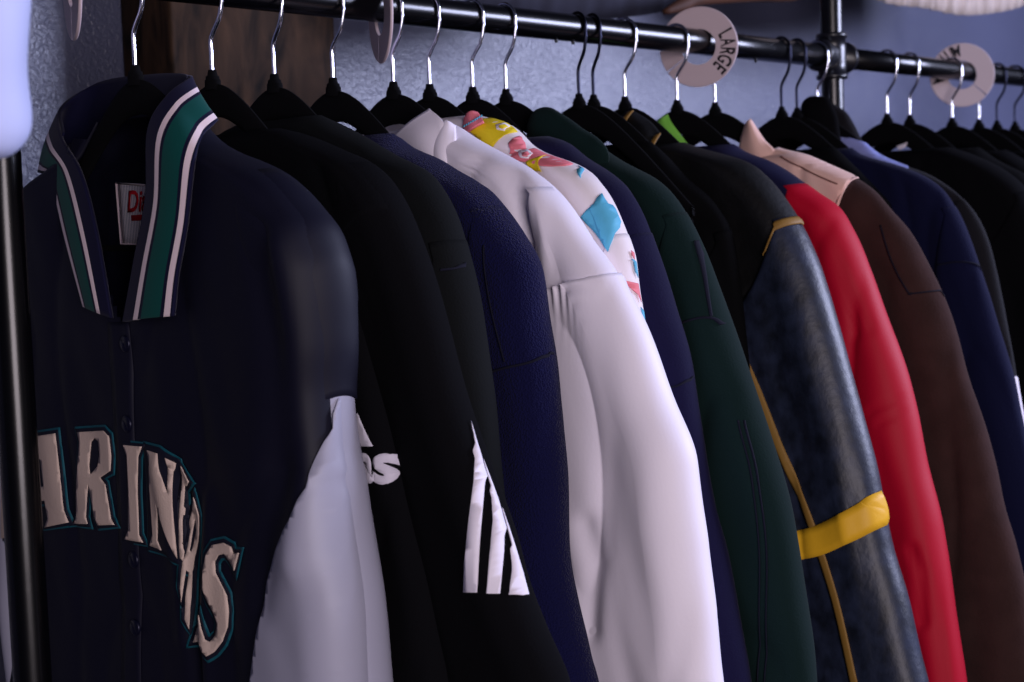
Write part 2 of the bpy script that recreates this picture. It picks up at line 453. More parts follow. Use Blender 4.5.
for x in (XL, XP, 2.7):
    p = pipe('post', (x, 0, .012), (x, 0, 2.35), RR, m_pipe, rack)
    V = lambda dz: Vector((x, 0, ZR+dz))
    seq = [(-.034, RR+.0002), (-.0335, .0225), (-.027, .0235), (-.0265, .0205), (-.012, .0215), (.012, .0215), (.0265, .0205), (.027, .0235), (.0335, .0225), (.034, RR+.0002)]
    fit = lathe_path('fitting', [(V(a), r) for a, r in seq], m_fit, rack)
    for sd in ((1,) if x == XL else (-1,) if x == 2.7 else (1, -1)):
        H = lambda d: Vector((x+sd*d, 0, ZR))
        lathe_path('collar_ring', [(H(.012), .0205), (H(.03), .0208), (H(.0305), .0235), (H(.038), .023), (H(.0385), RR+.0002)], m_fit, fit)
    lathe_path('floor_flange', [(Vector((x, 0, .0)), .045), (Vector((x, 0, .008)), .045), (Vector((x, 0, .010)), .024), (Vector((x, 0, .03)), .022), (Vector((x, 0, .031)), RR)], m_fit, rack)
    # small set screw on the fitting
    lathe_path('screw', [(Vector((x-.018, -.009, ZR-.004)), .004), (Vector((x-.024, -.013, ZR-.004)), .004)], m_fit, fit, 12)
# under-rail bolts
for x in (.59, .62, 1.0):
    lathe_path('bolt', [(Vector((x, -.004, ZR-RR+.001)), .0022), (Vector((x, -.004, ZR-RR-.0035)), .0022)], m_fit, rack, 10)

# ------------------------------------------------------------------ hangers
ZN = ZR-RR-.063                              # top of the neck block
def drop(u): return sqrt((1.03*u)**2+.05**2)-.05
HANG_W = .170
ZB = ZN-.0115                                 # apex of the shoulder arch
def board_mesh():
    v = []; f = []; n = 64; th = .0035
    for i in range(n+1):
        t = i/n*2-1; u = t*HANG_W; zt = ZB-drop(u); a = abs(t)
        h = .034*(1-.35*a) if a < .9 else .034*(1-.35*.9)*(1-((a-.9)/.1)**2*.55)
        c = zt-h/2; hh = h/2
        for k in range(10):
            an = 2*pi*k/10; v.append(Vector((th*cos(an)*1.0, -u, c+hh*sin(an)*(1 if abs(sin(an)) < 2 else 1))))
    for i in range(n):
        for k in range(10): f.append((i*10+k, i*10+(k+1) % 10, (i+1)*10+(k+1) % 10, (i+1)*10+k))
    f.append(tuple(range(10))); f.append(tuple(n*10+k for k in range(10))[::-1])
    return v, f
def make_hanger(x, wire, label, yaw=0):
    t = thing('clothes_hanger', (x, 0, ZB), label, 'hanger', 'hangers along the rail')
    Rw = .0021; ra = RR+Rw+.0003
    pts = [(0, ZN-.004), (0, ZN+.018), (.0005, ZN+.030), (.005, ZN+.038), (.014, ZN+.050), (.0185, ZR-.014), (ra*.99, ZR-.007)]
    for k in range(1, 13):
        a = radians(-8+k*15.5); pts.append((ra*cos(a), ZR+ra*sin(a)))
    cr = catmull([(0, -a, b) for a, b in pts], 70)
    cy, sy = cos(yaw), sin(yaw)
    for p in cr:
        w = min(1, max(0, (p.z-ZN)/.04)); yy = p.y; p.x = x + yy*sy*w*.6; p.y = yy
    v, f = tube_data(cr, Rw, 10); from_data('hook', v, f, wire, t)
    nb = [(ZN+.001, .0040), (ZN-.003, .0048), (ZN-.0045, .0052), (ZN-.005, .0068), (ZN-.008, .0074), (ZN-.0085, .0095), (ZN-.013, .010), (ZN-.018, .010)]
    vv = []; ff = []
    for (z, r) in nb:
        for k in range(16):
            a = 2*pi*k/16; vv.append(Vector((x+min(r, .0065)*cos(a), r*sin(a), z)))
    for i in range(len(nb)-1):
        for k in range(16): ff.append((i*16+k, i*16+(k+1) % 16, (i+1)*16+(k+1) % 16, (i+1)*16+k))
    ff.append(tuple(range(16)))
    from_data('neck_block', vv, ff, m_velvet, t)
    v, f = board_mesh(); v = [p+Vector((x, 0, 0)) for p in v]; from_data('shoulder_board', v, f, m_velvet, t)
    zt = ZB-drop(HANG_W)-.014
    v, f = tube_data(catmull([(x, -HANG_W+.006, zt+.002), (x, -HANG_W+.02, zt-.006), (x, 0, zt-.010), (x, HANG_W-.02, zt-.006), (x, HANG_W-.006, zt+.002)], 30), .003, 10)
    from_data('trouser_bar', v, f, m_velvet, t)
    return t
hang_txt = {1: 'black hanger holding the navy satin jacket with striped knit collar',
 2: 'black hanger with chrome hook holding the black track jacket with lettering',
 3: 'black hanger with chrome hook before the middle of the timber post',
 4: 'black hanger with chrome hook at the right edge of the timber post',
 5: 'black hanger holding the white jacket, just right of the edge-on size divider',
 6: 'black hanger with chrome hook, second one right of the edge-on size divider',
 7: 'black hanger with chrome hook, third one right of the edge-on size divider',
 8: 'black hanger with chrome hook holding the dark green wool coat',
 9: 'black hanger with dark hook, left one of the two close together mid-rail',
 10: 'black hanger with dark hook, right one of the two close together mid-rail',
 11: 'black hanger with chrome hook holding the leather jacket with tan trim',
 12: 'black hanger whose chrome hook hangs in front of the LARGE size divider',
 13: 'black hanger with chrome hook just behind the LARGE size divider',
 14: 'black hanger with dark hook, second one left of the upright pipe fitting',
 15: 'black hanger with dark hook holding the navy wool coat left of the upright pipe',
 16: 'black hanger whose chrome hook touches the upright pipe fitting',
 17: 'black hanger with chrome hook, first one right of the upright pipe',
 18: 'black hanger with chrome hook, second one right of the upright pipe',
 19: 'black hanger whose chrome hook hangs in front of the MEDIUM size divider',
 20: 'black hanger with chrome hook showing just below the MEDIUM size divider',
 21: 'black hanger with dark hook, first one beyond the MEDIUM size divider',
 22: 'black hanger with dark hook at the far right edge of the picture'}
for k, x in HX.items():
    make_hanger(x, m_gun if k in (9, 10, 14, 15, 21, 22) else m_chrome, hang_txt[k], yaw={9: .5, 10: .5, 14: .3, 15: .3}.get(k, random.uniform(-.25, .25)))

# ------------------------------------------------------------------ size dividers
def divider(x, yaw, roll, text, label, Ro=.053, Ri=.0235, slit=None, start=90, tstep=15, tsize=.024):
    t = thing('size_divider', (x, 0, ZR-(Ri-RR)+.0005), label, 'size divider', 'round size dividers on the rail')
    n = 72; th = .0016; prof = [(Ri, -th), (Ro-.0008, -th), (Ro, -th*.4), (Ro, th*.4), (Ro-.0008, th), (Ri, th)]
    v = []; f = []
    a0 = slit if slit is not None else 200
    for i in range(n+1):
        a = radians(a0+1.2+(360-2.4)*i/n)
        for (r, d) in prof: v.append(Vector((d, -r*cos(a), r*sin(a))))
    k = len(prof)
    for i in range(n):
        for j in range(k): f.append((i*k+j, i*k+(j+1) % k, (i+1)*k+(j+1) % k, (i+1)*k+j))
    f.append(tuple(range(k))); f.append(tuple(n*k+j for j in range(k))[::-1])
    bm = bmesh.new(); me = bpy.data.meshes.new('ring'); me.from_pydata([tuple(p) for p in v], [], f); bm.from_mesh(me); bpy.data.meshes.remove(me)
    rg = from_bm('ring', bm, m_disc, None, smooth=False); rg.parent = t
    # lettering: tops outward, reading clockwise
    if text:
        out = bmesh.new()
        for i, ch in enumerate(text):
            b = text_bm(ch, tsize, bold=.0005); a = radians(start-i*tstep); rm = (Ri+Ro)/2+.001
            for vv in b.verts:
                lx, ly = vv.co.x*.72, vv.co.y*1.15
                R_ = rm+ly; A = a-lx/rm
                vv.co = Vector((-th-.0004, -R_*cos(A), R_*sin(A)))
            me = bpy.data.meshes.new('x'); b.to_mesh(me); b.free(); out.from_mesh(me); bpy.data.meshes.remove(me)
        for fc in out.faces: pass
        me = bpy.data.meshes.new('marker_writing'); out.to_mesh(me); out.free()
        w = link('marker_writing', me, m_ink, None, False); w.parent = t
        md = w.modifiers.new('thick', 'SOLIDIFY'); md.thickness = .0003
    t.rotation_euler = (0, roll, yaw)
    return t
divider(.875, radians(24), radians(0), 'LARGE', 'round plastic size divider lettered LARGE on the rail', slit=215, start=22, tstep=17)
divider(1.60, radians(38), 0, 'MEDIUM', 'round plastic size divider lettered MEDIUM at the right end of the rail', slit=-42, start=188, tstep=17)
divider(.318, radians(-28), 0, '', 'round plastic size divider seen edge-on, right of the timber post', slit=255)
divider(-.045, radians(-22), 0, '', 'round plastic size divider at the top left by the pale blue sleeve', slit=262)

# ------------------------------------------------------------------ garments
def mirror(fn): return lambda z: -fn(z)
def near(pts, X, ext=True):
    q = uz(pts, X); q = [(z, u) for u, z in q]
    if ext:
        zz = min(z for z, _ in q); uu = [u for z, u in q if z == zz][0]
        if zz > .95: q.append((.88, uu+(zz-.88)*.10))
    # keep monotone in z
    q.sort(); out = [q[0]]
    for a in q[1:]:
        if a[0]-out[-1][0] > .004: out.append(a)
    return out
def clamp_hanger(fn, pad=.004):               # cloth always covers the hanger board
    zt = ZB-drop(HANG_W)
    def g(z):
        u = fn(z); d = ZB-z
        if d > 0:
            w = sqrt((d+.05)**2-.05**2)/1.03+pad
            u = max(u, min(w, HANG_W+.005) - 5*max(0, zt-.012-z)**2 if z > zt-.1 else u)
        return u
    N = 400; z0, z1 = .7, 1.74; raw = [g(z0+(z1-z0)*k/N) for k in range(N+1)]
    for _ in range(5): raw = [raw[0]] + [.25*raw[k-1]+.5*raw[k]+.25*raw[k+1] for k in range(1, N)] + [raw[N]]
    def h(z):
        t = min(max((z-z0)/(z1-z0)*N, 0), N-1e-6); k = int(t); t -= k
        return raw[k]*(1-t)+raw[k+1]*t
    return h
GROUP = 'jackets hanging on the rail'
def garment(name, k, contour, label, cat, mb, ms=None, T=.03, dx=0, sleeve_in=None, sleeve_top=1.565, zneck=1.608, seed=1, hem=.86,
            skew=.35, wr=.0045, swr=.0055, fx=15, sw=.14, sT=None, body_over=.05, collar=0, Xc=None, shoulder=.0, sleeve_dx=-.001, r=.030, mc=None, folds=(), sfolds=(), body_R=None, cut=None, far=True, cuff=True, fz=3, sr=None, tilt=0, cs=.011):
    X = HX[k]+dx
    cn = near(contour, (Xc if Xc is not None else X)+cs); Rf0 = smooth_fn(cn); Rf = clamp_hanger(Rf0)
    root = thing(name, (X, 0, ZB), label, cat, GROUP)
    st = sleeve_top
    if sleeve_in: Ls0 = smooth_fn(near(sleeve_in, X))
    else: Ls0 = lambda z: Rf0(min(z, 1.5)) - sw + .10*max(0, 1.3-z)*.35
    def Rs(z): return Rf(z)+.0015
    seam_u = Rf(st)
    def Ls(z):
        a = Ls0(z)
        # armhole: from the shoulder point down to the sleeve's inner side
        t = min(1, max(0, (st-z)/.12)); s_ = t*t*(3-2*t)
        return min(seam_u-.004 + (a-seam_u+.004)*s_, Rs(z)-.012)
    def Rb(z):
        if body_R: 
            b = body_R(z)
            return min(b, Rf(z)) if z < st else Rf(z)
        if z >= st: return Rf(z)
        t = min(1, (st-z)/.10)
        return min(Rf(z)-.006*t, max(.17, Ls(z)+body_over)) * t + (1-t)*Rf(z)
    body = Piece(X, T, mirror(Rb), Rb, zneck, hem, r=r, wr=wr, fx=fx, seed=seed, folds=folds, fz=fz)
    body.build('body', mb, root, cut=cut)
    slv = Piece(X+sleeve_dx, sT or T+.0022, Ls, Rs, st, hem+.05, r=sr or r, wr=swr, fx=fx*.9, seed=seed+.5, skew=skew, edge=.004, folds=sfolds)
    slv.inner = True; slv.tilt = tilt; slv.base = body
    slv.build('sleeve', ms or mb, root)
    if far:
        fs = Piece(X+sleeve_dx, sT or T+.002, mirror(Rs), mirror(Ls), st, hem+.05, r=r, wr=swr, fx=fx, seed=seed+.8)
        fs.build('sleeve', ms or mb, root, dz=.012)
    if collar:
        w = Rf(zneck)
        vv = []; ff = []; n = 40; w = max(w, .05); w = min(w, .085); lay = [(0, zneck-.012, 1.0), (1, zneck+collar*.5, .93), (2, zneck+collar, .86), (3, zneck+collar+.002, .82), (4, zneck+collar-.002, .78), (5, zneck-.01, .86)]
        for (_, z, sc) in lay:
            for j in range(n):
                a = 2*pi*j/n; c = cos(a); zz = z - (.022*max(0, -sin(a)) if z > zneck else 0)
                vv.append(Vector((X+(T*.95)*sc*sin(a), -w*sc*c, zz)))
        for i in range(len(lay)-1):
            for j in range(n): ff.append((i*n+j, i*n+(j+1) % n, (i+1)*n+(j+1) % n, (i+1)*n+j))
        from_data('collar', vv, ff, mc or mb, root)
    if cuff:
        zc = hem+.05
        cf = Piece(X+sleeve_dx, (sT or T)*.8, lambda z: Ls(zc)+.012, lambda z: Rs(zc)-.012, zc+.004, zc-.05, r=r*.8, wr=.001, seed=3)
        cf.build('cuff', ms or mb, root)
    hm = Piece(X, T*.85, lambda z: -Rb(hem)+.006, lambda z: Rb(hem)-.006, hem+.004, hem-.055, r=r*.8, wr=.0015, seed=4)
    hm.build('waistband', mb, root, dz=.02)
    return root, body, slv

# --- 1: navy satin team jacket --------------------------------------------------
XA = HX[1]
A_c = [(212, 123), (230, 144), (259, 157), (294, 174), (312, 190), (328, 210), (337, 221), (345, 243), (351, 265), (353, 290), (353, 340), (349, 395), (350, 440), (356, 480), (365, 560), (371, 620), (374, 682)]
A_arm = [(296, 190), (303, 240), (327, 297), (340, 375), (327, 412), (315, 450), (316, 480), (329, 540), (338, 682)]
vneck = uz([(62, 129), (81, 165), (97, 228), (122, 318), (135, 260), (147, 205), (149, 150)], XA-.028)
def inpoly(u, z, P):
    c = False; n = len(P)
    for i in range(n):
        (x1, y1), (x2, y2) = P[i], P[(i+1) % n]
        if (y1 > z) != (y2 > z) and u < (x2-x1)*(z-y1)/(y2-y1)+x1: c = not c
    return c
VP = [(vneck[0][0]-.01, 1.72)] + vneck + [(vneck[-1][0]+.01, 1.72)]
VPo = offset_poly(VP, .006)
armA = smooth_fn(near(A_arm, XA-.02))
foldA = [(uz([(176, 470), (190, 520), (190, 600), (196, 682)], XA-.03), .010, -.006), (uz([(160, 470), (176, 560), (182, 640)], XA-.03), .012, .004), (uz([(205, 500), (204, 600), (206, 682)], XA-.03), .010, .004),
         (uz([(285, 250), (300, 330), (312, 450), (300, 560)], XA-.03), .022, .008), (uz([(262, 240), (275, 340), (282, 450), (262, 600)], XA-.03), .018, -.006)]
sfoldA = [(uz([(352, 430), (345, 520), (358, 682)], XA-.03), .010, -.006)]
rootA, bodyA, slvA = garment('varsity_jacket', 1, A_c, 'navy satin jacket with silver sleeves, striped knit collar and arched lettering, nearest on the rail', 'jacket',
    m_satin, m_silver, T=.031, sleeve_top=1.565, zneck=1.625, seed=1, collar=0, body_R=lambda z: armA(z)+.034*min(1, max(0, (z-1.44)/.05)), tilt=.05, cs=.02, cut=lambda u, z: inpoly(u, z, VPo), sleeve_in=[(296, 190), (303, 240), (327, 297), (344, 365), (335, 400), (318, 440), (312, 500), (318, 600), (326, 682)],
    folds=foldA, sfolds=sfoldA, wr=.0035, skew=.8, sleeve_dx=.0, fx=11)
# navy cap at the top of the sleeve
capA = Piece(slvA.X, slvA.T+.0018, slvA.L0, lambda z: slvA.R0(z)+.0015, slvA.zt+.0005, uz([(356, 398)], XA)[0][1], r=slvA.r, wr=slvA.wr, fx=slvA.fx, seed=slvA.seed, skew=slvA.skew, edge=.004, folds=slvA.folds)
capA.inner = True; capA.tilt = slvA.tilt; capA.base = bodyA
capA.build('sleeve_cap', m_satin, rootA)
XF = XA-.033
# silver side panel
lp = spx(bodyA, [(343, 399), (332, 414), (322, 442), (306, 487), (291, 520), (279, 548), (270, 580), (260, 630), (252, 684), (248, 760)])
zb_ = lp[-1][1]; zt_ = lp[0][1]
patch('side_panel', bodyA, [lp + [(bodyA.R(z)+.03, z) for z in [zb_+(zt_-zb_)*k/12 for k in range(13)]]], m_silver, rootA, off=.0035)
# letters
def rs(pts, sc, ox, oy): return [(ox+x/sc, oy+y/sc) for x, y in pts]
L1 = lambda p: rs(p, 4.547, 0, 400)
L2 = lambda p: rs(p, 4.547, 110, 420)
L3 = lambda p: rs(p, 4.49, 150, 530)
letters = [
 [[(-46, 455), (-25, 449), (-18, 490), (-11, 440), (8, 434), (9, 470), (6, 505), (9, 537), (-8, 541), (-7, 490), (-18, 535), (-28, 495), (-30, 545), (-47, 549)]],
 [[(31, 437), (57.5, 433), (62, 472), (66, 510), (71, 522), (47, 527), (50, 518), (47, 500), (33, 503), (31, 520), (36, 530), (12, 535), (17, 522), (22, 480), (26, 450)], [(37, 460), (43, 459), (46, 486), (35, 488)]],
 [L1([(362, 145), (480, 138), (505, 165), (515, 250), (512, 320), (465, 352), (488, 380), (505, 480), (515, 540), (530, 565), (455, 568), (440, 530), (425, 440), (412, 375), (403, 470), (400, 530), (408, 562), (345, 560), (358, 525), (358, 430), (368, 250), (372, 190)]),
  L1([(425, 190), (440, 172), (458, 185), (465, 250), (455, 300), (420, 340), (415, 300), (420, 240)])],
 [L2([(70, 112), (155, 120), (138, 165), (135, 330), (142, 520), (160, 555), (78, 540), (95, 500), (95, 330), (88, 160)])],
 [L2([(178, 135), (225, 150), (235, 230), (272, 330), (275, 215), (260, 170), (312, 195), (300, 235), (295, 380), (318, 628), (262, 520), (222, 385), (225, 545), (243, 590), (190, 568), (205, 520), (190, 300), (190, 200)])],
 [L2([(330, 205), (368, 280), (358, 300), (350, 290), (347, 390), (356, 400), (352, 430), (345, 430), (343, 560), (352, 600), (345, 640), (330, 625), (325, 560), (325, 460), (335, 330)])],
 [L2([(390, 350), (412, 430), (412, 520), (398, 620), (388, 690), (378, 850), (372, 950), (352, 905), (355, 800), (372, 690), (358, 680), (346, 760), (335, 830), (330, 760), (340, 650), (360, 600), (378, 500), (372, 470), (385, 400)]),
  L2([(400, 440), (404, 500), (382, 600), (375, 590), (392, 480)])],
 [L3([(340, 55), (375, 75), (385, 105), (408, 100), (388, 180), (370, 140), (345, 105), (318, 110), (302, 140), (305, 190), (330, 240), (355, 290), (365, 360), (360, 430), (335, 500), (300, 545), (265, 565), (245, 545), (232, 510), (205, 502), (222, 440), (228, 380), (240, 440), (258, 490), (280, 500), (305, 470), (313, 420), (300, 380), (270, 320), (245, 260), (248, 180), (262, 110), (290, 65)])]]
OUT = {4: L2([(170, 125), (228, 140), (255, 160), (318, 190), (312, 250), (322, 640), (262, 600), (190, 575), (185, 300)])}
for li_, (name_, polys) in enumerate(zip(('letter_m', 'letter_a', 'letter_r', 'letter_i', 'letter_n', 'letter_e', 'letter_r', 'letter_s'), letters)):
    P = [spx(bodyA, p) for p in polys]
    l_ = patch(name_, bodyA, P, m_letter, rootA, off=.0030, step=.005, thick=.001)
    Q = spx(bodyA, OUT[li_]) if li_ in OUT else P[0]
    patch('teal_outline', bodyA, [offset_poly(Q, .0055)], m_teal, l_, off=.0010, step=.005, thick=.0006)
    patch('navy_outline', bodyA, [offset_poly(Q, .0033)], m_gap, l_, off=.0019, step=.005, thick=.0006)
# knit collar with stripes: inner edge and seam edge round the neck
def P3(x, y, X): p = onX(x, y, X); return (p.x, p.y, p.z)
fx_ = XA-.037
st = [ # inner edge point, outer edge point
 (P3(112, 318, fx_), P3(84, 306, fx_+.004)),
 (P3(97, 232, fx_), P3(66, 240, fx_+.006)),
 (P3(81, 172, fx_+.006), P3(51, 178, fx_+.02)),
 (P3(61, 135, fx_+.02), P3(42, 172, fx_+.03)),
 (P3(62, 108, XA+.018), P3(44, 172, XA+.03)),
 (P3(98, 84, XA+.052), P3(92, 160, XA+.054)),
 (P3(150, 76, XA+.052), P3(150, 155, XA+.054)),
 (P3(190, 76, XA+.022), P3(214, 122, XA+.020)),
 (P3(168, 96, XA-.016), P3(203, 135, XA-.012)),
 (P3(149, 130, XA-.034), P3(194, 165, XA-.034)),
 (P3(147, 196, fx_), P3(187, 225, fx_)),
 (P3(135, 262, fx_), P3(178, 276, fx_)),
 (P3(124, 322, fx_), P3(174, 316, fx_))]
m_rn = ribbed('navy_rib_knit', (16, 16, 44)); m_rw = ribbed('white_rib_knit', (236, 216, 222)); m_rt = ribbed('teal_rib_knit', (8, 70, 66))
for m_ in (m_rn, m_rw, m_rt):
    pass
def bandA(v, t=0):
    if 3.7/12 < t < 6.75/12: return 0
    if v < .27: return 0
    if v < .38: return 1
    if v < .43: return 0
    if v < .80: return 2
    if v < .85: return 0
    if v < .96: return 1
    return 0
sheet('knit_collar', [[a, tuple((Vector(a)+Vector(b))/2), b] for a, b in st], [m_rn, m_rw, m_rt], rootA, thick=.004, n=150, k=48, bulge=.005, bulge_dir=(-1, -.5, .2), bands=bandA)
cN = Vector((XA, .02, 0))
def inward(p, d):
    p = Vector(p); w = cN-p; w.z = 0; return p + w.normalized()*d
ln = []
for a, b in st[3:9]:
    a = Vector(a); b = Vector(b); ln.append([tuple(inward(a, .004)+Vector((0, 0, .001))), tuple(inward((a+b)/2, .010)), tuple(inward(b, .010))])
sheet('collar_lining', ln, m_rn, rootA, thick=.002, n=80, k=16)
# placket and snaps
ribbon('placket', bodyA, spx(bodyA, [(121, 322), (123, 400), (128, 520), (132, 700), (134, 800)]), .034, m_satin, rootA, off=.0008, thick=.0008)
for x, y in ((122, 344), (126, 424), (132, 560), (133, 628)):
    u, z = uz([(x, y)], XF)[0]; c = bodyA.surf(u, z, .0015)
    lathe_path('snap_button', [(c+Vector((.003, 0, 0)), .0075), (c+Vector((-.0012, 0, 0)), .0078), (c+Vector((-.0022, 0, 0)), .0066), (c+Vector((-.0018, 0, 0)), .0055), (c+Vector((-.0012, 0, 0)), .002)], m_snap, rootA, 24)
# neck label
tX = XA+.030
tq = [onX(x, y, tX) for x, y in ((117, 183), (170, 187), (164, 246), (122, 244))]
def tagmat():
    m = mat('pinstriped_label', (238, 230, 236), .7); N = m.node_tree.nodes; L = m.node_tree.links
    tc = N.new('ShaderNodeTexCoord'); w = N.new('ShaderNodeTexWave'); w.bands_direction = 'Y'; w.inputs['Scale'].default_value = 110
    L.new(tc.outputs['Object'], w.inputs['Vector']); r = N.new('ShaderNodeValToRGB'); r.color_ramp.elements[0].position = .1; r.color_ramp.elements[1].position = .35
    r.color_ramp.elements[0].color = lin((96, 104, 150)); r.color_ramp.elements[1].color = lin((238, 230, 236))
    L.new(w.outputs['Fac'], r.inputs[0]); L.new(r.outputs[0], N['Principled BSDF'].inputs['Base Color']); return m
m_tag = tagmat(); m_lred = mat('label_red', (190, 20, 40), .7); m_lblue = mat('label_blue', (40, 60, 130), .7)
lab = sheet('neck_label', [[tuple(tq[0]), tuple((tq[0]+tq[1])/2), tuple(tq[1])], [tuple(tq[3]), tuple((tq[3]+tq[2])/2), tuple(tq[2])]], m_tag, rootA, thick=.001, n=8, k=8)
edge_c = [tq[0], tq[1], tq[2], tq[3], tq[0]]
v, f = tube_data([tuple(Vector(p)+Vector((-.001, 0, 0))) for p in edge_c], .0011, 8); from_data('label_border', v, f, m_rw, lab)
def flat_text(txt, x, y, X, size, m, parent, shear=0, bold=0, w=1):
    b = text_bm(txt, size, bold, shear); c = onX(x, y, X)
    xm = min(q.co.x for q in b.verts)
    for q in b.verts: q.co = Vector((X, c.y-(q.co.x-xm)*w, c.z+q.co.y))
    o = from_bm('lettering', b, m, parent, False); md = o.modifiers.new('t', 'SOLIDIFY'); md.thickness = .0004; return o
flat_text('Diamond', 127, 203, tX-.002, .029, m_lred, lab, shear=.25, bold=.0006, w=.95)
b_ = onX(133, 218, tX-.002); bevel_box('red_bar', (tX-.0022, b_.y-.03, b_.z-.0028), (tX-.0014, b_.y+.003, b_.z+.0028), m_lred, lab, bev=.0003, seg=1)
flat_text('ST', 140, 233, tX-.002, .015, m_lblue, lab, bold=.0004)

# --- 2: black track jacket: chest lettering on the body, three stripes on the sleeve ---
B_c = [(322, 152), (345, 178), (358, 215), (368, 265), (385, 350), (402, 442), (421, 530), (438, 610), (450, 682)]
C_c = [(255, 128), (280, 128), (304, 130), (328, 139), (355, 151), (372, 158), (388, 168), (402, 184), (416, 208), (428, 240), (442, 290), (456, 350), (470, 410), (484, 456), (500, 500), (512, 540), (521, 580), (540, 632), (560, 682)]
foldB = smooth_fn(near(B_c, HX[2]-.004))
rootB, bodyB, slvB = garment('track_jacket', 2, C_c, 'black track jacket with white chest lettering and three tapering white sleeve stripes', 'jacket', m_black2, T=.025, seed=2, r=.022, cs=.021,
    body_R=lambda z: foldB(z)+.09*min(1, max(0, (z-1.50)/.05)), sleeve_in=[(322, 152), (335, 178), (345, 215), (350, 265), (360, 350), (370, 442), (385, 530), (400, 610), (410, 682)],
    sleeve_top=1.57, tilt=.05, wr=.002, swr=.0025, skew=.1, sr=.03)
b = text_bm('adidas', .046, bold=.0016, spacing=.96)
ur, za = spx(bodyB, [(400, 472)])[0]; ur = min(ur, bodyB.R(za)-.002); xm = max(q.co.x for q in b.verts); ym = sum(q.co.y for q in b.verts)/len(b.verts)
for q in b.verts: q.co = Vector((ur+(q.co.x-xm)*1.03, za+(q.co.y-ym)*1.05+.004, 0))
patch('chest_lettering', bodyB, None, mat('white_print', (205, 200, 215), .6), rootB, off=.0020, step=.008, thick=.0006, bm=b)
for P in ([(353, 446), (374, 446), (359, 413), (343, 424)], [(325, 446), (344, 446), (334, 426), (318, 436)], [(298, 446), (316, 446), (310, 438), (296, 443)]):
    patch('logo_bar', bodyB, [spx(bodyB, P)], MATS['white_print'], rootB, off=.0020, thick=.0006)
m_str = mat('white_stripe', (232, 226, 240), .6)
def stripe(P): patch('sleeve_stripe', slvB, [spx(slvB, P, True)], m_str, rootB, off=.0022, step=.006)
stripe([(474, 420), (478, 440), (482, 455), (484, 475), (482, 510), (480, 545), (478, 592), (465, 592), (466, 560), (469, 520), (473, 480), (474, 450)])
stripe([(485, 458), (493, 480), (500, 500), (503, 520), (503, 550), (500, 593), (487, 593), (489, 560), (492, 520), (490, 490)])
stripe([(503, 502), (512, 530), (521, 556), (528, 575), (531, 594), (508, 594), (511, 570), (510, 540)])

# --- 4: charcoal green jacket ----------------------------------------------------
D_c = [(320, 116), (339, 122), (357, 132), (382, 145), (400, 157), (425, 167), (442, 185), (458, 215), (470, 255), (480, 300), (489, 360), (496, 420), (504, 500), (512, 600), (520, 682)]
rootD, bodyD, slvD = garment('dark_jacket', 3, D_c, 'plain charcoal jacket with a shoulder seam, between the striped track jacket and navy fleece', 'jacket', m_dkgrey, T=.027, seed=4.1, sleeve_top=1.5, zneck=1.625,
    sleeve_in=[(425, 240), (430, 330), (440, 450), (450, 600), (455, 682)], skew=.2)

# --- 5: navy fleece ---------------------------------------------------------------
E_c = [(403, 147), (432, 155), (456, 170), (488, 187), (505, 206), (523, 232), (541, 266), (551, 326), (558, 368), (564, 417), (567, 480), (570, 548), (578, 600), (590, 650), (598, 682)]
rootE, bodyE, slvE = garment('fleece_jacket', 4, E_c, 'deep navy fleece jacket with a stitched sleeve seam, left of the white jacket', 'jacket', m_fleece, T=.030, seed=5.2, dx=0, sleeve_top=1.53,
    sleeve_in=[(470, 240), (482, 330), (492, 450), (500, 600), (505, 682)], skew=.3, wr=.003, swr=.004)
m_seam = mat('dark_seam', (10, 11, 30), .95)
ribbon('seam', slvE, spx(slvE, [(480, 375), (505, 368), (530, 362), (552, 352), (562, 350)]), .0022, m_seam, rootE, off=.0012)
ribbon('seam', slvE, spx(slvE, [(484, 245), (490, 300), (505, 362)]), .0018, m_seam, rootE, off=.0012)
ribbon('seam', slvD, spx(slvD, [(440, 270), (455, 268), (466, 262)]), .0022, m_seam, rootD, off=.0012)

# --- 6: white jacket ---------------------------------------------------------------
F_c = [(452, 118), (462, 124), (480, 138), (510, 155), (540, 172), (565, 195), (595, 235), (622, 272), (650, 330), (676, 400), (698, 458), (706, 520), (712, 570), (719, 620), (724, 682)]
F_in = [(540, 195), (553, 260), (557, 300), (563, 360), (568, 420), (574, 490), (583, 560), (591, 620), (597, 682)]
XFp = HX[5]-.028
foldF = [(uz([(505, 170), (520, 215), (535, 280), (545, 380)], XFp), .010, -.009), (uz([(525, 168), (540, 210), (549, 260)], XFp), .007, .004), (uz([(478, 152), (470, 175), (455, 190)], XFp), .006, -.006), (uz([(560, 460), (568, 520), (590, 600)], XFp), .012, -.008)]
sfoldF = [(uz([(600, 300), (618, 420), (612, 540), (640, 682)], XFp), .016, -.003), (uz([(660, 380), (655, 520), (680, 682)], XFp), .02, .003), (uz([(592, 500), (600, 540), (596, 600)], XFp), .012, -.005)]
rootF, bodyF, slvF = garment('white_jacket', 5, F_c, 'plain white jacket with a turned-up collar and gathered shoulder seam', 'jacket', m_white, T=.027, seed=6.4, dx=0, sleeve_top=1.548, zneck=1.618,
    sleeve_in=F_in, skew=.1, wr=.004, swr=.0045, fx=12, folds=foldF, sfolds=sfoldF, r=.040, collar=0, sleeve_dx=-.005)
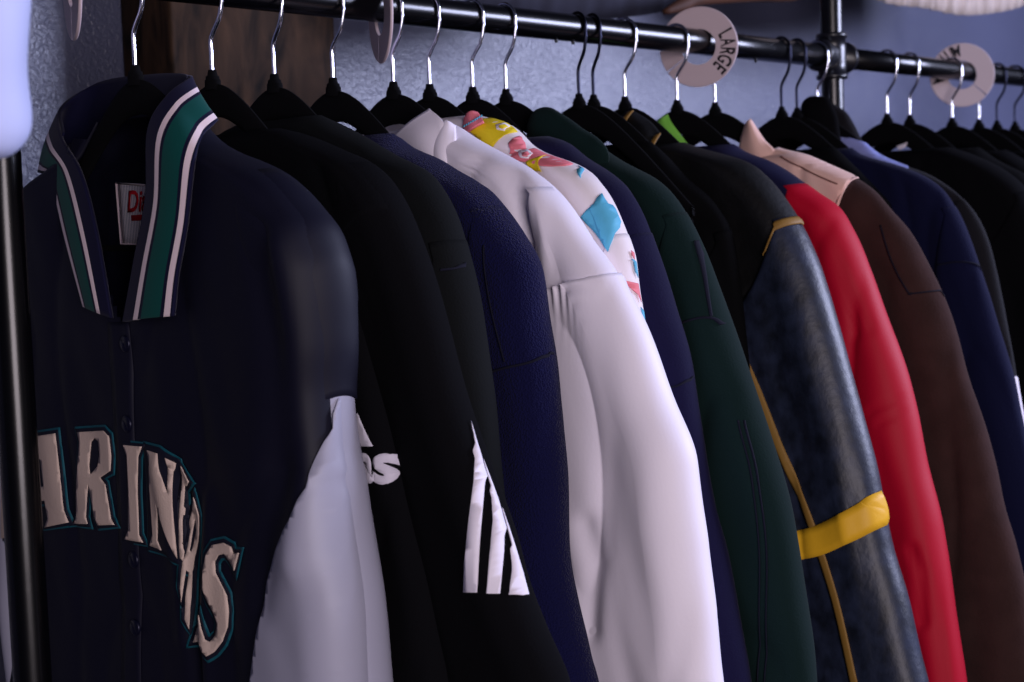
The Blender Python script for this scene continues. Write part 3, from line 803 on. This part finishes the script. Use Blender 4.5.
def lobe(name, outline, X, th, m, root):
    """soft closed hump: outline given as near-edge points, pillow thickness th"""
    pts = [onX(x, y, X) for x, y in outline]; c = sum(pts, Vector())/len(pts); n = len(pts); v = []; f = []
    ring = catmull(pts+[pts[0]], 60)[:-1]; n = len(ring); K = 7
    for sd in (-1, 1):
        base = len(v)
        for k in range(K):
            s_ = cos(pi/2*k/K); d = th*sin(pi/2*k/K)
            for p in ring: q = c+(p-c)*s_; v.append(Vector((X+sd*d + .004*noise.noise(q*40), q.y, q.z)))
        v.append(Vector((X+sd*th, c.y, c.z)))
        for k in range(K-1):
            for j in range(n): f.append((base+k*n+j, base+k*n+(j+1) % n, base+(k+1)*n+(j+1) % n, base+(k+1)*n+j))
        for j in range(n): f.append((base+(K-1)*n+j, base+(K-1)*n+(j+1) % n, base+K*n))
    return from_data(name, v, f, m, root)
zs_ = uz([(632, 272)], HX[5]+.01)[0][1]
lowF = Piece(slvF.X, slvF.T+.0035, lambda z: slvF.L0(z)-.002, lambda z: slvF.R0(z)+.0035, zs_, slvF.zb+.002, r=slvF.r, wr=slvF.wr, fx=slvF.fx, seed=slvF.seed, skew=.22, edge=.004, folds=slvF.folds)
lowF.inner = True; lowF.gather = .0024; lowF.base = None
lowF.build('lower_sleeve', m_white, rootF, dz=.003, nmid=70)
def flap(name, m, root, quads, X, thick=.003, bulge=.004, n=16, k=12):
    rows = [[P3(x, y, X+dx) for (x, y, dx) in row] for row in quads]
    return sheet(name, rows, m, root, thick=thick, bulge=bulge, n=n, k=k)
XC = HX[5]-.012
flap('collar', m_white, rootF, [[(388, 142, -.01), (408, 124, -.012), (430, 109, -.006)], [(396, 158, -.012), (418, 138, -.018), (444, 124, -.010)], [(400, 182, -.014), (424, 168, -.02), (440, 150, -.016)]], XC)
flap('collar_fold', m_white, rootF, [[(438, 126, .0), (446, 121, -.004), (455, 126, .0)], [(424, 150, -.008), (438, 146, -.014), (456, 142, -.006)], [(420, 190, -.010), (440, 182, -.018), (452, 170, -.010)]], XC, bulge=.006)

# --- 7: printed windbreaker -----------------------------------------------------------
G_c = [(470, 114), (481, 115), (509, 122), (524, 134), (536, 147), (556, 156), (576, 162), (597, 175), (615, 199), (629, 231), (638, 257), (642, 287), (647, 315), (650, 350), (655, 450), (665, 682)]
rootG, bodyG, slvG = garment('printed_windbreaker', 6, G_c, 'white windbreaker printed with yellow, pink and blue shapes', 'jacket', m_whiteg, T=.024, seed=7.7, sleeve_top=1.50, zneck=1.632, dx=0, collar=0, wr=.003,
    folds=[(uz([(503, 158), (518, 148), (530, 146)], HX[6]-.02), .004, -.006)])
m_py = mat('yellow_print', (222, 196, 28), .65); m_pp = mat('pink_print', (226, 120, 130), .65); m_pb = mat('blue_print', (84, 172, 204), .65)
G7 = lambda p, pc: spx(pc, (round_off if len(p) > 10 else list)(rs(p, 2.84, 460, 90)))
def pr(P, m, sl=False, off=.002): patch('print_patch', slvG if sl else bodyG, [G7(P, slvG if sl else bodyG)], m, rootG, off=off, step=.006, thick=.0005)
pr([(12, 105), (45, 82), (105, 74), (150, 92), (165, 118), (125, 128), (95, 165), (75, 160), (40, 125)], m_py)
pr([(100, 98), (125, 92), (140, 102), (125, 116), (105, 112)], m_whiteg, off=.0026)
pr([(108, 100), (122, 97), (132, 104), (120, 110), (110, 107)], m_py, off=.0032)
pr([(120, 195), (145, 178), (138, 150), (165, 130), (182, 150), (188, 168), (215, 165), (250, 182), (305, 200), (312, 212), (240, 216), (190, 205), (150, 200)], m_pp)
pr([(168, 172), (190, 168), (205, 180), (196, 194), (175, 192)], m_whiteg, off=.0026)
pr([(176, 178), (190, 174), (197, 182), (188, 188), (178, 186)], m_pp, off=.0032)
pr([(190, 205), (225, 188), (242, 184), (236, 232), (205, 228)], m_py, off=.0027)
pr([(336, 213), (354, 220), (342, 250)], m_pb)
pr([(345, 362), (380, 322), (400, 292), (418, 322), (445, 335), (458, 372), (432, 425), (420, 460), (395, 420)], m_pb, sl=True)
pr([(345, 362), (380, 322), (400, 292), (418, 322), (445, 335), (458, 372), (432, 425), (420, 460), (395, 420)], m_pb)
pr([(480, 455), (506, 455), (500, 478), (484, 470)], m_pp, sl=True)
pr([(482, 480), (515, 480), (520, 525), (500, 515)], m_pb, sl=True)
pr([(465, 542), (515, 545), (525, 600), (500, 580), (480, 560)], m_pp, sl=True)
pr([(510, 615), (535, 620), (545, 680), (520, 650)], m_pb, sl=True)
XG = HX[6]-.016
flap('collar', m_pp, rootG, [[(465, 118, -.004), (470, 112, -.005), (477, 113, .0)], [(464, 127, -.006), (472, 122, -.008), (481, 117, -.003)], [(466, 134, -.008), (474, 128, -.010), (484, 122, -.006)]], XG, bulge=.003)
for i in range(9):
    t_ = i/8; c = onX(464+17*t_, 127-10*t_, XG-.012); v, f = tube_data([c, c+Vector((0, -.0012, .002))], .0009, 6); from_data('blue_stitch', v, f, m_pb, rootG)

# --- 8: navy knit -----------------------------------------------------------------------
H_c = [(525, 131), (541, 128), (566, 139), (590, 158), (615, 173), (636, 192), (647, 213), (657, 241), (664, 262), (678, 305), (689, 343), (700, 400), (710, 460), (727, 548), (740, 610), (752, 667), (756, 700)]
rootH, bodyH, slvH = garment('navy_knit_jacket', 7, H_c, 'dark navy knit jacket hanging between the printed windbreaker and the green coat', 'jacket', m_navyk, T=.025, seed=8.3, dx=.002, sleeve_top=1.5, mc=m_navyk)
ribbon('seam', slvH, spx(slvH, [(660, 388), (676, 386), (692, 378), (699, 374)]), .002, m_seam, rootH, off=.0012)

# --- 9: green coat ----------------------------------------------------------------------
I_c = [(530, 120), (544, 109), (555, 112), (580, 129), (611, 152), (636, 166), (662, 180), (680, 198), (697, 227), (710, 256), (722, 290), (735, 328), (752, 378), (777, 449), (796, 520), (806, 583), (815, 653), (819, 700)]
rootI, bodyI, slvI = garment('wool_coat', 8, I_c, 'dark green wool coat, right of the dark navy knit jacket', 'coat', m_green, T=.026, seed=9.6, dx=.004, sleeve_top=1.52,
    sleeve_in=[(640, 230), (668, 330), (690, 430), (712, 540), (730, 682)], skew=.25)
ribbon('seam', slvI, spx(slvI, [(682, 323), (698, 318), (712, 318), (722, 324)]), .0024, m_seam, rootI, off=.0012)
ribbon('seam', slvI, spx(slvI, [(697, 240), (703, 270), (711, 316)]), .002, m_seam, rootI, off=.0012)
ribbon('seam', slvI, spx(slvI, [(738, 420), (752, 480), (760, 560), (758, 682)]), .0016, m_seam, rootI, off=.0012)
ribbon('seam', slvI, spx(slvI, [(744, 420), (758, 480), (767, 560), (765, 682)]), .0016, m_seam, rootI, off=.0012)

lobe('collar', [(526, 126), (532, 113), (543, 107), (555, 110), (580, 127), (606, 148), (600, 170), (560, 165), (530, 145)], HX[8]-.014, .014, m_green, rootI)

# --- 11: leather jacket -----------------------------------------------------------------
J_c = [(640, 128), (658, 136), (690, 145), (729, 155), (753, 163), (765, 173), (776, 184), (789, 201), (803, 223), (820, 262), (836, 308), (856, 380), (875, 450), (886, 500), (895, 545), (908, 590), (922, 650), (932, 690)]
rootJ, bodyJ, slvJ = garment('leather_jacket', 11, J_c, 'black and blue-grey leather jacket with tan piping and a yellow sleeve band', 'jacket', m_leather, m_denim, T=.034, seed=11.2, dx=.004, sleeve_top=1.513,
    sleeve_in=[(739, 262), (728, 300), (735, 350), (760, 430), (778, 520), (790, 600), (800, 682)], skew=.35, collar=0, wr=.003, swr=.0035, r=.036, sleeve_dx=-.003,
    sfolds=[(uz([(790, 240), (800, 340), (830, 450), (850, 560), (870, 682)], HX[11]-.035), .004, .0015), (uz([(770, 240), (775, 340), (800, 450)], HX[11]-.035), .016, -.004)])
XJ = HX[11]-.036
ribbon('shoulder_trim', slvJ, spx(slvJ, [(737, 266), (742, 250), (754, 238), (770, 229), (788, 221), (804, 217), (812, 216)]), .0105, m_tan, rootJ, off=.0026)
ribbon('sleeve_piping', slvJ, spx(slvJ, [(730, 325), (741, 352), (762, 402), (786, 462), (806, 510), (822, 556), (838, 610), (856, 690)]), .0100, m_tan, rootJ, off=.0016)
ribbon('body_piping', bodyJ, spx(bodyJ, [(696, 240), (706, 256), (720, 270), (736, 284)]), .0085, m_tan, rootJ, off=.0016)
ribbon('yellow_band', slvJ, spx(slvJ, [(786, 549), (800, 545), (820, 540), (845, 528), (870, 514), (884, 506), (892, 501)]), .033, m_yellow, rootJ, off=.0026, n=60)
XK = HX[11]-.016
flap('collar', m_leather, rootJ, [[(618, 124, -.008), (624, 114, -.006), (632, 111, .004)], [(630, 150, -.022), (640, 132, -.022), (650, 122, -.004)], [(640, 172, -.026), (650, 152, -.026), (661, 134, -.010)]], XK, bulge=.004, n=24)
def strip3(name, pts, w, m, root, wdir=(0, -1, .25), n=24):
    c = catmull(pts, n); v = []; f = []; wd = Vector(wdir).normalized()
    for i, p in enumerate(c):
        for q in range(5): v.append(p+wd*((q/4-.5)*w)+Vector((-.0012*(1-(q/2-1)**2), 0, 0)))
    for i in range(n):
        for q in range(4): f.append((i*5+q, i*5+q+1, (i+1)*5+q+1, (i+1)*5+q))
    o = from_data(name, v, f, m, root); md = o.modifiers.new('t', 'SOLIDIFY'); md.thickness = .0016; return o
strip3('collar_trim', [P3(631, 112, XK-.008), P3(625, 120, XK-.017), P3(620, 134, XK-.023), P3(617, 152, XK-.026)], .0095, m_tan, rootJ)
strip3('collar_trim', [P3(658, 135, XK-.018), P3(652, 145, XK-.028), P3(647, 158, XK-.032), P3(643, 174, XK-.034)], .0095, m_tan, rootJ)

# --- 12: hidden black jacket with lime lining ----------------------------------------------
gen = [(.06, 1.618), (.10, 1.602), (.15, 1.577), (.19, 1.55), (.215, 1.515), (.23, 1.45), (.25, 1.3), (.27, 1.1), (.28, 1.0)]
def topx(lst, X):
    out = []
    for u, z in lst:
        d = Vector((X, -u, z))-CAM; w = d.dot(fwd); out.append((512+F*d.dot(rgt)/w, 341-F*d.dot(upv)/w))
    return out
gen12 = [(.05, 1.612), (.10, 1.592), (.14, 1.565), (.18, 1.535), (.205, 1.50), (.215, 1.45), (.23, 1.3), (.25, 1.1), (.26, 1.0)]
rootX, bX, sX = garment('black_jacket', 10, topx(gen12, HX[10]), 'plain black jacket just left of the leather jacket', 'jacket', m_black, T=.018, seed=12.2, sleeve_top=1.5)
rootY, bY, sY = garment('black_jacket', 14, topx([(u*(1 if z > 1.57 else .84), z) for u, z in gen12], HX[14]-.006), 'plain black jacket hidden between the brown suede jacket and the navy wool coat', 'jacket', m_black, T=.018, dx=-.006, seed=13.2, sleeve_top=1.5)

# --- 13: navy and red jacket ------------------------------------------------------------------
K_c = [(728, 152), (740, 150), (760, 156), (790, 171), (815, 189), (840, 207), (850, 222), (862, 248), (875, 280), (892, 325), (910, 378), (928, 455), (938, 500), (946, 545), (956, 610), (968, 690)]
rootK, bodyK, slvK = garment('colour_block_jacket', 12, K_c, 'red-sleeved jacket with a navy yoke and lime collar lining, right of the leather jacket', 'jacket', m_navy2, m_red, T=.03, seed=13.1, sleeve_top=1.553,
    sleeve_in=[(805, 230), (815, 290), (835, 360), (850, 450), (870, 560), (890, 682)], skew=.2, swr=.0055, fx=22, mc=m_navy2,
    sfolds=[(uz([(822, 200), (838, 250), (856, 330)], HX[12]-.03), .005, -.004), (uz([(836, 215), (852, 262), (868, 330)], HX[12]-.03), .004, -.003), (uz([(872, 405), (892, 400), (912, 395)], HX[12]-.03), .004, -.003), (uz([(880, 418), (900, 411), (915, 403)], HX[12]-.03), .003, -.003), (uz([(912, 545), (920, 570), (922, 620)], HX[12]-.03), .006, -.006)])

flap('collar_lining', m_lime, rootK, [[(655, 124, .0), (661, 118, -.004), (668, 114.5, .0)], [(662, 145, -.004), (668, 138, -.008), (672, 123, -.004)], [(672, 156, -.006), (678, 150, -.008), (688, 144, -.004)]], HX[12]-.012, bulge=.002)
# --- 14: cream and brown jacket -------------------------------------------------------------------
L_c = [(768, 150), (778, 146), (800, 151), (817, 158), (836, 167), (854, 175), (866, 182), (878, 191), (894, 209), (910, 227), (928, 258), (942, 287), (960, 336), (972, 380), (990, 435), (1006, 503), (1018, 545), (1030, 600), (1040, 682)]
rootL, bodyL, slvL = garment('suede_jacket', 13, L_c, 'brown suede jacket with a cream collar and shoulder yoke', 'jacket', m_brown, m_brown, T=.027, seed=14.8, zneck=1.594, dx=0, sleeve_top=1.578, collar=0,
    sleeve_in=[(838, 205), (868, 245), (885, 300), (900, 380), (915, 460), (930, 560), (945, 682)], skew=.9, swr=.005, fx=17)
XLc = HX[13]-.006
flap('collar', m_cream, rootL, [[(746, 124, .0), (748, 121, -.003), (750, 119, .0)], [(741, 140, -.004), (752, 138, -.01), (764, 140, -.002)], [(738, 158, -.006), (756, 160, -.012), (775, 152, -.004)], [(738, 180, -.006), (756, 180, -.012), (774, 174, -.006)]], XLc, bulge=.003, n=24)
patch('shoulder_yoke', bodyL, [spx(bodyL, closed=True, pts=[(700, 148), (770, 150), (778, 147), (800, 151), (836, 166), (856, 174), (853, 178), (845, 186), (841, 196), (838, 212), (800, 230), (740, 215), (700, 200)])], m_cream, rootL, off=.004)
m_stitch = mat('brown_stitching', (120, 78, 66), .9)
ribbon('yoke_seam', bodyL, spx(bodyL, [(782, 156), (800, 166), (820, 176), (838, 184)]), .0016, m_stitch, rootL, off=.0045)
ribbon('yoke_edge', slvL, spx(slvL, [(858, 174), (848, 181), (842, 192), (838, 206)]), .0045, m_cream, rootL, off=.0030)
ribbon('seam', slvL, spx(slvL, [(880, 225), (892, 262), (908, 292), (912, 293)]), .0018, m_seam, rootL, off=.0012)
ribbon('seam', slvL, spx(slvL, [(908, 294), (925, 292), (942, 290), (950, 290)]), .0018, m_seam, rootL, off=.0012)

# --- 15: navy wool ------------------------------------------------------------------------------------
M_c = [(826, 150), (840, 151), (860, 155), (883, 160), (912, 169), (930, 177), (948, 191), (957, 204), (966, 221), (982, 266), (998, 315), (1008, 345), (1016, 375), (1024, 415), (1036, 480), (1050, 600), (1060, 690)]
rootM, bodyM, slvM = garment('navy_wool_coat', 15, M_c, 'dark navy wool coat, right of the brown suede jacket', 'coat', m_navy3, T=.02, seed=15.1, dx=.0, Xc=HX[15], sleeve_top=1.52,
    sleeve_in=[(925, 220), (940, 290), (955, 380), (970, 460), (985, 560), (1000, 682)], skew=.15)
ribbon('seam', slvM, spx(slvM, [(938, 265), (955, 262), (972, 263), (984, 270)]), .002, m_seam, rootM, off=.0012)

# --- 16: charcoal jacket with standing hood ----------------------------------------------------------------
N_c = [(838, 146), (848, 142), (866, 147), (886, 156), (905, 164), (930, 172), (952, 184), (970, 198), (985, 218), (998, 250), (1008, 295), (1016, 340), (1022, 380), (1032, 440), (1045, 560), (1055, 690)]
rootN, bodyN, slvN = garment('hooded_jacket', 16, N_c, 'charcoal jacket with a dark standing hood and pale blue yoke, by the upright pipe', 'jacket', m_char, T=.014, seed=16.6, dx=-.008, Xc=HX[16], sleeve_top=1.53, collar=0)
patch('pale_blue_yoke', bodyN, [spx(bodyN, [(828, 136), (850, 138), (890, 152), (912, 164), (905, 178), (870, 174), (828, 160)])], m_pblue, rootN, off=.004)
patch('white_sleeve_panel', slvN, [spx(slvN, [(1012, 376), (1030, 379), (1050, 380), (1060, 440), (1080, 560), (1085, 700), (1000, 700), (1000, 376)])], m_white, rootN, off=.0015)
# hood: two soft lobes standing up round the hanger's neck
lobe('hood', [(800, 118), (801, 104), (808, 97), (818, 96), (830, 100), (838, 122), (840, 150), (820, 158), (806, 140)], HX[16]-.024, .012, m_black2, rootN)
lobe('hood', [(824, 104), (834, 104), (846, 113), (855, 126), (861, 140), (868, 156), (850, 164), (830, 158), (822, 130)], HX[16]+.022, .012, m_char, rootN)

# --- 17..22: black coats at the far end ----------------------------------------------------------------------
far = {17: [(895, 122), (918, 127), (935, 141), (965, 151), (1000, 166), (1030, 190), (1045, 220), (1060, 300), (1075, 420), (1090, 560), (1100, 690)],
       18: [(915, 122), (940, 127), (966, 136), (999, 160), (1030, 176), (1052, 200), (1070, 240), (1085, 330), (1100, 450), (1120, 690)],
       19: [(948, 119), (960, 122), (984, 130), (1002, 145), (1022, 157), (1050, 178), (1075, 215), (1090, 280), (1110, 420), (1130, 690)]}
txt = {17: ('black_coat', 'black wool coat, first garment right of the upright pipe'), 18: ('black_coat', 'black coat, second garment right of the upright pipe, behind the first black coat'),
       19: ('black_coat', 'black coat hanging below the MEDIUM size divider'), 20: ('black_coat', 'black coat just behind the MEDIUM size divider'),
       21: ('black_coat', 'black coat on the first dark hook beyond the MEDIUM size divider'), 22: ('black_coat', 'black coat at the far right edge of the picture')}
for k in range(17, 23):
    c = far.get(k) or topx([(u, z+.012) for u, z in gen], HX[k])
    r_, b_, s_ = garment(txt[k][0], k, c, txt[k][1], 'coat', m_black2 if k % 2 else m_black, T=.03 if k != 21 else .026, seed=k+.37, sleeve_top=1.54, wr=.003, zneck=1.612)
    if k == 17:
        q = [onX(x, y, HX[17]-.0325) for x, y in ((889, 146), (900, 142), (898, 147), (892, 150))]
        ob = patch('white_label', b_, [[(-p.y, p.z) for p in q]], m_white, r_, off=.001)

# ------------------------------------------------------------------ pale blue padded sleeve at top left
XQ = -.33
cl = onX(-52, 60, XQ)
def puff():
    v = []; f = []; n = 48; prof = [(-.55, .050), (-.40, .055), (-.25, .052), (-.12, .056), (0, .060), (.08, .058), (.13, .0545), (.165, .0525), (.19, .050), (.204, .044), (.213, .032), (.217, .010)]
    cs = catmull([(a, b, 0) for a, b in prof], 90)
    for p in cs:
        for j in range(n):
            a = 2*pi*j/n; r = p.y*(1+.06*noise.noise(Vector((cos(a)*1.5, sin(a)*1.5, p.x*20)))+.03*sin(p.x*60+2*cos(a)))
            v.append(Vector((cl.x+r*cos(a)*.9, cl.y+r*sin(a)*.9, zq-p.x)))
    for i in range(90):
        for j in range(n): f.append((i*n+j, i*n+(j+1) % n, (i+1)*n+(j+1) % n, (i+1)*n+j))
    f.append(tuple(90*n+j for j in range(n))); f.append(tuple(range(n))[::-1]); return v, f
zq = onX(10, 150, XQ).z + .213
v, f = puff()
t = thing('padded_sleeve_garment', (cl.x, cl.y, zq), 'pale blue padded sleeve hanging in at the top left corner', 'jacket')
from_data('sleeve', v, f, m_pufc, t)

# ------------------------------------------------------------------ things above the rail
# grey cloth hanging from above, wooden batten and cream pleated cloth
def hang_cloth(name, top, bottom, m, label, cat, pleat=.004, pf=60, thick=.003, n=120, k=16):
    a = catmull(top, n); b = catmull(bottom, n); v = []; f = []
    for i in range(n+1):
        for j in range(k+1):
            p = a[i].lerp(b[i], j/k); w = .3+.7*j/k
            v.append(p+Vector((0, pleat*w*(sin(i/n*pf)+.6*sin(i/n*pf*1.7+1)), 0)))
    for i in range(n):
        for j in range(k): f.append((i*(k+1)+j, i*(k+1)+j+1, (i+1)*(k+1)+j+1, (i+1)*(k+1)+j))
    o = from_data(name, v, f, m); md = o.modifiers.new('t', 'SOLIDIFY'); md.thickness = thick
    tag(o, label, cat); return o
YC = .30; ZS = 2.28
sh = bevel_box('wooden_shelf', (-.6, .20, ZS), (4.2, YW-.002, ZS+.028), m_wood, bev=.003)
tag(sh, 'long dark wooden shelf on the wall above the rail, mostly out of the picture', 'shelf')
def PY(x, y, Y): p = onY(x, y, Y); return (p.x, p.y, p.z)
hang_cloth('grey_cloth', [(PY(x, -120, YC)[0], YC-.105, ZS+.005) for x in (470, 560, 640, 700)], [PY(474, 10, YC), PY(540, 20, YC), PY(610, 19, YC), PY(668, 10, YC), PY(700, -6, YC)], m_lingrey, 'dull grey cloth hanging behind the rail at the top of the picture', 'cloth', pleat=.002)
YB = .22
hang_cloth('cream_cloth', [(PY(x, -90, YB)[0], YB-.028, ZS+.005) for x in (862, 930, 990, 1060)], [PY(862, -12, YB), PY(888, 3, YB), (PY(925, 8, YB)), PY(962, 15, YB), PY(1000, 12, YB), PY(1030, 4, YB), PY(1060, -4, YB)], mat('cream_pleated_cloth', (176, 160, 150), .9, bump=.3, bscale=80, mottle=.25, mscale=25, aniso=(6, 6, 1)), 'cream pleated cloth with a wavy hem at the top right corner', 'cloth', pleat=.004, pf=120)
a = Vector(PY(664, 12, YB)); b = Vector(PY(700, -2, YB)); c = Vector(PY(800, -8, YB))
d_ = c+Vector((.08, .01, .06)); e_ = Vector((d_.x+.05, d_.y+.01, ZS+.002))
v, f = tube_data(catmull([a, a.lerp(b, .5), b, b.lerp(c, .5), c, d_, e_], 24), [.004, .006, .008, .010]+[.012]*21, 12)
o = from_data('wooden_batten', v, f, mat('dark_brown_wood', (74, 44, 30), .7, mottle=.3)); tag(o, 'thin dark brown wooden batten above the LARGE size divider', 'batten')
